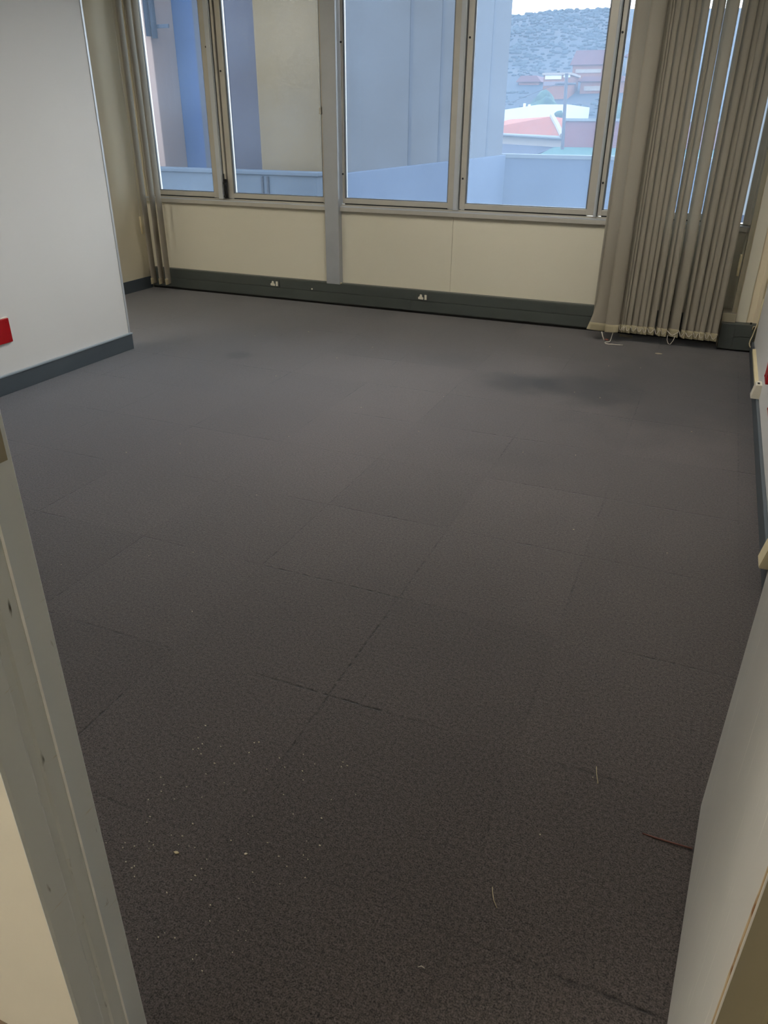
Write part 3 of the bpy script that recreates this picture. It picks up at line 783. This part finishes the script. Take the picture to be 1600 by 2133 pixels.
ceiling_lamp('ceiling_lamp', -2.15, -0.45, 1.2, 0.3, 27.0, (1.0, 0.96, 0.87, 1), 'white fluorescent ceiling lamp in the corridor', 0.01)

# ------------------------------------------------------------------ outside: courtyard wing
struct(box('ground', -400, 300, 6.2, 420, -6.4, -6.0, M['ground']), 'distant ground of the town')
ZP = 0.70
t = tag(box('roof_terrace', -12.5, 8, 6.3, 20.3, -1.3, -1.0, M['terrace']), 'grey screed terrace outside the windows', 'terrace')
wg = tag(empty('office_wing', (-7.5, 10.3, -1.0)), 'tall cream and blue-grey concrete wing of the building seen through the left windows', 'building')
bm = bmesh.new(); add_box(bm, -6.23, -5.26, 10.30, 10.46, -1.0, 6.5, 0.02); obj('front_panel', bm, M['concrete_cream'], wg)
bm = bmesh.new(); add_box(bm, -5.6, -5.28, 10.46, 20.2, -1.0, 6.5, 0.02); obj('side_panel', bm, M['concrete_cool'], wg)
for yj in (13.75, 15.35, 18.75):
    bm = bmesh.new(); add_box(bm, -5.283, -5.274, yj - 0.07, yj + 0.07, ZP, 6.4); obj('panel_joint', bm, M['joint'], wg)
bm = bmesh.new(); add_box(bm, -6.95, -6.231, 10.75, 11.0, -1.0, 6.5, 0.02); obj('return_panel', bm, M['mauve_grey'], wg)
bm = bmesh.new(); add_box(bm, -8.55, -6.95, 11.6, 11.9, -1.0, 6.5); obj('recess_wall', bm, M['recess_shade'], wg)
bm = bmesh.new(); add_box(bm, -8.05, -7.45, 11.55, 11.6, -1.0, 6.5); obj('recess_strip', bm, M['mauve_grey'], wg)
bm = bmesh.new(); add_box(bm, -12.5, -8.46, 11.0, 11.6, -1.0, 6.5, 0.02); obj('left_pier', bm, M['concrete_pink'], wg)
pl = bmesh.new()
add_box(pl, -12.5, -5.20, 10.02, 10.28, -1.0, ZP, 0.01); obj('base_band', pl, M['base_band'], wg)
bm = bmesh.new(); add_box(bm, -5.262, -5.18, 10.28, 20.2, -1.0, ZP, 0.01); obj('base_band', bm, M['parapet'], wg)
bm = bmesh.new(); add_box(bm, -12.5, -5.17, 9.99, 10.29, ZP, ZP + 0.05, 0.01); obj('coping', bm, M['base_band'], wg)
for xx in (-6.06, -5.97):
    bm = bmesh.new(); add_box(bm, xx - 0.015, xx + 0.015, 10.0, 10.02, -1.0, ZP - 0.02); obj('base_joint', bm, M['joint'], wg)

for px_, zb_ in ((-8.44, 2.50), (-8.33, 2.47)):
    bm = bmesh.new(); add_cyl(bm, (px_, 10.93, (zb_ + 6.4) / 2), 0.042, 6.4 - zb_, 'z', 14); obj('downpipe', bm, M['pipe'], wg, True)
bm = bmesh.new(); add_box(bm, -8.52, -8.10, 10.975, 11.0, 2.60, 2.65, 0.005); obj('pipe_bracket', bm, M['pipe'], wg)

pp = tag(empty('parapet_wall', (0, 20.3, -1.0)), 'long grey rendered parapet wall with pale coping beyond the terrace', 'wall')
bm = bmesh.new(); add_box(bm, -5.62, 9.0, 20.3, 20.55, -5.9, ZP - 0.07, 0.01); obj('wall_body', bm, M['parapet'], pp)
bm = bmesh.new(); add_box(bm, -5.66, 9.0, 20.26, 20.6, ZP - 0.07, ZP + 0.02, 0.01); obj('coping', bm, M['coping'], pp)

# ------------------------------------------------------------------ outside: town
hb = tag(empty('tiled_roof_house', (-12, 46, -6)), 'house with an orange tiled hip roof and pale walls beyond the parapet', 'house')
bm = bmesh.new()
ev = [(-22.0, 72.0, 0.85), (-8.35, 44.6, 0.85), (-3.0, 50.0, 0.85), (-16.0, 78.0, 0.85)]
rg = [(-18.8, 73.5, 1.86), (-10.05, 49.2, 1.86)]
E_ = [bm.verts.new(p) for p in ev]; R_ = [bm.verts.new(p) for p in rg]
bm.faces.new((E_[0], E_[1], R_[1], R_[0])); bm.faces.new((E_[1], E_[2], R_[1])); bm.faces.new((E_[2], E_[3], R_[0], R_[1])); bm.faces.new((E_[3], E_[0], R_[0])); bm.faces.new(E_[::-1])
obj('roof', bm, M['tile_orange'], hb)
bm = bmesh.new(); add_tube(bm, [(-10.05, 49.2, 1.88), (-9.3, 47.2, 1.40), (-8.5, 44.8, 0.90)], 0.14, 8); obj('hip_tiles', bm, M['fascia'], hb)
bm = bmesh.new(); add_prism(bm, [(-21.7, 72.4), (-8.35, 45.2), (-3.4, 50.2), (-16.0, 77.4)], 'z', -6, 0.83); obj('house_wall', bm, M['fascia'], hb)
bm = bmesh.new(); add_tube(bm, [(-22.1, 72.0, 0.80), (-8.30, 44.45, 0.80)], 0.09, 8); obj('gutter', bm, M['coping'], hb)

br = tag(empty('brick_building', (-5, 42, -6)), 'red brick building with a flat pale coping right of the tiled roof', 'building')
bm = bmesh.new(); add_box(bm, -7.95, 6.0, 42.0, 52, -6, 1.58); obj('house_wall', bm, M['brick'], br)
bm = bmesh.new(); add_box(bm, -8.0, 6.1, 41.9, 52.1, 1.58, 1.70); obj('coping', bm, M['coping'], br)

bm = bmesh.new()
add_prism(bm, [(-17.0, 57.5), (-9.3, 47.2), (-8.4, 40.9), (-7.0, 30.5), (-16.0, 30.5)], 'z', 0.1, 0.30)
tag(obj('flat_roof', bm, M['roof_blue']), 'blue-grey flat roof just above the parapet at the left', 'roof')
bm = bmesh.new()
v = [(-8.15, 41.2, 0.44), (4.0, 41.2, 0.44), (4.0, 31.0, 0.36), (-6.75, 31.0, 0.36)]
va = [bm.verts.new(q) for q in v]; vb_ = [bm.verts.new((q[0], q[1], q[2] - 0.12)) for q in v]
bm.faces.new(va); bm.faces.new(vb_[::-1])
for i in range(4): bm.faces.new((va[i], va[(i + 1) % 4], vb_[(i + 1) % 4], vb_[i]))
tag(obj('sheet_roof', bm, M['roof_teal']), 'teal green sheet roof in front of the brick building', 'roof')

sh = tag(empty('white_warehouse', (-20, 90, -6)), 'long white warehouse roof behind the orange tiled roof', 'warehouse')
bm = bmesh.new(); add_prism(bm, [(-30, -6), (-16.9, -6), (-16.8, 3.40), (-19.8, 3.40), (-25.8, 2.62), (-30, 2.3)], 'y', 90, 104); obj('shed_body', bm, M['shed'], sh)
for vx, vz in ((-21.68, 3.20), (-21.15, 3.10)):
    bm = bmesh.new(); add_cyl(bm, (vx, 91, vz + 0.08), 0.14, 0.5, 'z', 10); obj('roof_vent', bm, M['shed'], sh)

bm = bmesh.new(); add_tube(bm, [(-7.06, 38, -6), (-7.15, 38, 0.6), (-7.30, 38, 3.40)], 0.075, 8)
pk = obj('utility_pole', bm, M['pole'], None, True); tag(pk, 'tall dark timber utility pole in front of the brick building', 'pole')
bm = bmesh.new(); add_tube(bm, [(-7.75, 38, 3.0), (-6.85, 38, 3.0)], 0.05, 6); obj('cross_arm', bm, M['pole'], pk)
bm = bmesh.new(); add_tube(bm, [(-7.45, 37.7, 3.05), (-9.2, 33, 1.9), (-10.4, 27.0, 0.4)], 0.012, 5); tag(obj('overhead_wire', bm, M['pole']), 'thin overhead wire sagging left from the utility pole', 'wire')

def blob(bm, c, r, sub=2, amp=0.35, sq=(1, 1, 1)):
    n0 = len(bm.verts)
    g = bmesh.ops.create_icosphere(bm, subdivisions=sub, radius=1.0)
    o = Vector((random.random() * 50, random.random() * 50, 0))
    for q in g['verts']:
        k = 1 + amp * noise.noise(q.co * 2.1 + o) + amp * 0.5 * noise.noise(q.co * 5 + o)
        q.co = Vector(c) + Vector((q.co.x * sq[0], q.co.y * sq[1], q.co.z * sq[2])) * (r * k)
def tree(x, y, z0, h, w, label):
    t = tag(empty('tree', (x, y, z0)), label, 'tree')
    bm = bmesh.new(); add_tube(bm, [(x, y, z0), (x, y, z0 + h * 0.6)], 0.05 * h, 8); obj('trunk', bm, M['pole'], t)
    bm = bmesh.new()
    for k in range(14):
        a = k * 2.4; f = k / 13
        blob(bm, (x + w * 0.4 * (1 - f) * math.cos(a), y + w * 0.4 * (1 - f) * math.sin(a), z0 + h * (0.55 + 0.38 * f)), w * (0.34 - 0.18 * f), 2)
    obj('crown', bm, M['tree'], t, True)
tree(-11.8, 60, -6, 8.6, 2.0, 'small dark conical tree between the warehouse and the brick building')
tree(-24.5, 114, -6, 11.5, 6.5, 'broad green tree behind the brick building, left of the pole')
tree(-11.0, 109, -6, 12.0, 8, 'broad green tree behind the brick building, right of the pole')
tree(-39.0, 114, -6, 11.2, 9, 'leafy green tree behind the left end of the warehouse')

# hillside
def hz(x, y):
    f = max(0.0, min(1.0, (y - 112) / 268))
    ridge = 42.0 + 3.0 * math.sin((x + 150) * 0.018) - 0.010 * max(0, -(x + 60)) + 1.5 * noise.noise(Vector((x * .02, 3, 0)))
    h = -6 + (ridge + 6) * (f ** 0.92)
    h += 2.6 * noise.noise(Vector((x * 0.03, y * 0.03, 1))) * f * (1 - f) * 4 * 0.5
    return h
bm = bmesh.new()
nx, ny = 110, 60
G_ = [[bm.verts.new((-330 + 430 * i / nx, 112 + 300 * j / ny, hz(-330 + 430 * i / nx, 112 + 268 * min(1, j / (ny * .9))) - (0 if j < ny * .9 else 3 * (j - ny * .9)))) for i in range(nx + 1)] for j in range(ny + 1)]
for j in range(ny):
    for i in range(nx):
        bm.faces.new((G_[j][i], G_[j][i + 1], G_[j + 1][i + 1], G_[j + 1][i]))
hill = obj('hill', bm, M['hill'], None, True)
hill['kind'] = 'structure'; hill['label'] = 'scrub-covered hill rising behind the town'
tmp = bmesh.new(); bmesh.ops.create_icosphere(tmp, subdivisions=2, radius=1.0)
tv = [v.co.copy() for v in tmp.verts]; tf = [[v.index for v in f.verts] for f in tmp.faces]; tmp.free()
HOUSES = ((-37.7, -31.4, 169.5, 180.5), (-36.3, -28, 191.5, 202.5), (-47.1, -41.4, 187.5, 194.5), (-31.4, -21.4, 175.5, 186.5), (-26.1, -21.9, 199.5, 208.5))
rb = random.Random(11)
BV, BF = [], []
for k in range(3600):
    y = 118 + 262 * rb.random() ** 0.8
    x = -0.30 * y + (rb.random() - 0.5) * y * 0.36 - 5
    if y < 128 or any(a - 4 < x < b + 4 and c - 6 < y < d_ + 4 for a, b, c, d_ in HOUSES): continue
    r = 0.22 + 0.5 * rb.random() * (y / 250)
    z = hz(x, y) - r * 0.25
    oo = Vector((k * 1.7, 0, 0))
    n0 = len(BV)
    for q in tv:
        f = r * (1 + 0.4 * noise.noise(q * 1.6 + oo))
        BV.append((x + q.x * 1.4 * f, y + q.y * 1.4 * f, z + q.z * 0.9 * f))
    BF.extend([[n0 + i_ for i_ in f] for f in tf])
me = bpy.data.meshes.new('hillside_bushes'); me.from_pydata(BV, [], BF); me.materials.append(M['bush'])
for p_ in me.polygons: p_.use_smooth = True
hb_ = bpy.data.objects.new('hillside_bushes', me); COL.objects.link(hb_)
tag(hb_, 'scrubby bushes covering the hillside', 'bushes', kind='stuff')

def house(name, x0, x1, y0, y1, z0, z1, wall, roof_m, band, label, roof_h=0.0):
    t = tag(empty(name, ((x0 + x1) / 2, y0, z0)), label, 'house')
    bm = bmesh.new(); add_box(bm, x0, x1, y0, y1, z0, z1); obj('house_wall', bm, wall, t)
    for (b0, b1, w0, w1, mm) in band:
        bm = bmesh.new(); add_box(bm, w0, w1, y0 - 0.15, y0, b0, b1); obj('window_band', bm, mm, t)
    bm = bmesh.new()
    if roof_h: add_prism(bm, [(x0 - .6, z1), (x1 + .6, z1), (x1 - 0.5, z1 + roof_h), (x0 + 0.5, z1 + roof_h)], 'y', y0 - .5, y1 + .5)
    else: add_box(bm, x0 - .3, x1 + .3, y0 - .3, y1 + .3, z1, z1 + 0.4)
    obj('roof', bm, roof_m, t)
house('hillside_house', -37.1, -32.0, 170, 180, -2, 10.3, M['house_orange'], M['fascia'],
      [(9.6, 10.3, -36.8, -33.6, M['window_band']), (9.9, 10.4, -33.2, -31.9, M['window_band']), (8.5, 9.2, -37.0, -32.2, M['window_dark'])], 'orange brick house with a band of pale windows low on the hillside')
house('hillside_house', -35.7, -28.6, 192, 202, 4, 13.3, M['house_orange'], M['house_pink'], [(11.8, 12.5, -35.0, -29.5, M['fascia'])], 'house with a tall dusky pink roof higher on the hillside', 2.7)
house('hillside_house', -46.5, -42.0, 188, 194, 3, 10.0, M['house_orange'], M['house_pink'], [(8.6, 9.1, -46.0, -43.0, M['fascia'])], 'small pink gabled house left of the orange brick house', 1.2)
house('hillside_house', -30.8, -22.0, 176, 186, -2, 9.4, M['house_orange'], M['house_pink'], [(7.8, 8.6, -30.0, -23.5, M['fascia'])], 'low orange house on the hillside right of the utility pole', 0.9)
house('hillside_house', -25.5, -22.5, 200, 208, 6, 15.2, M['fascia'], M['house_pink'], [(13.2, 14.2, -25.0, -23.0, M['window_dark'])], 'pale house high on the hillside beside the blind', 0.8)

# ------------------------------------------------------------------ sky
w = bpy.data.worlds.new('World'); SC.world = w; w.use_nodes = True
nt = w.node_tree; bg = nt.nodes['Background']
tc = N(nt, 'ShaderNodeTexCoord'); sp_ = N(nt, 'ShaderNodeSeparateXYZ')
nt.links.new(tc.outputs['Generated'], sp_.inputs['Vector'])
nz = N(nt, 'ShaderNodeTexNoise'); nz.inputs['Scale'].default_value = 3.2; nz.inputs['Detail'].default_value = 6
nt.links.new(tc.outputs['Generated'], nz.inputs['Vector'])
ad = N(nt, 'ShaderNodeMath', operation='MULTIPLY_ADD'); nt.links.new(nz.outputs['Fac'], ad.inputs[0]); ad.inputs[1].default_value = 0.18
nt.links.new(sp_.outputs['Z'], ad.inputs[2])
cr = N(nt, 'ShaderNodeValToRGB')
cr.color_ramp.elements[0].position = 0.0; cr.color_ramp.elements[0].color = (0.42, 0.44, 0.44, 1)
cr.color_ramp.elements[1].position = 0.95; cr.color_ramp.elements[1].color = (0.80, 0.90, 1.0, 1)
e = cr.color_ramp.elements.new(0.085); e.color = (0.42, 0.44, 0.44, 1)
e = cr.color_ramp.elements.new(0.11); e.color = (1.0, 1.0, 0.98, 1)
e = cr.color_ramp.elements.new(0.40); e.color = (0.90, 0.96, 1.0, 1)
nt.links.new(ad.outputs[0], cr.inputs['Fac']); nt.links.new(cr.outputs['Color'], bg.inputs['Color'])
bg.inputs['Strength'].default_value = 4.2

# ------------------------------------------------------------------ camera
H_CAM, F_PX = 1.337, 1561.15
yaw, pitch, roll = (math.radians(a) for a in (-22.5223, 27.3123, 0.4996))
cy, sy, cp, spt = math.cos(yaw), math.sin(yaw), math.cos(pitch), math.sin(pitch)
fw = Vector((sy * cp, cy * cp, -spt)); r0 = Vector((cy, -sy, 0)); u0 = r0.cross(fw)
rr = math.cos(roll) * r0 + math.sin(roll) * u0
uu = -math.sin(roll) * r0 + math.cos(roll) * u0
cam_d = bpy.data.cameras.new('Camera')
cam = bpy.data.objects.new('Camera', cam_d); COL.objects.link(cam)
mw = Matrix((rr, uu, -fw)).transposed().to_4x4(); mw.translation = Vector((0, 0, H_CAM))
cam.matrix_world = mw
cam_d.sensor_fit = 'VERTICAL'; cam_d.sensor_height = 36.0
cam_d.lens = F_PX / 2133 * 36.0
cam_d.clip_start = 0.02; cam_d.clip_end = 2000
SC.camera = cam

SC.view_settings.view_transform = 'Standard'
SC.view_settings.look = 'None'
SC.view_settings.exposure = 1.0
SC.view_settings.gamma = 1.0
SC.view_settings.use_curve_mapping = False
SC.cycles.max_bounces = 6
SC.cycles.diffuse_bounces = 4
SC.cycles.transparent_max_bounces = 8
SC.cycles.sample_clamp_indirect = 8.0
SC.cycles.glossy_bounces = 3
SC.cycles.use_adaptive_sampling = True
SC.cycles.adaptive_threshold = 0.05
SC.cycles.adaptive_min_samples = 20
SC.cycles.use_denoising = True
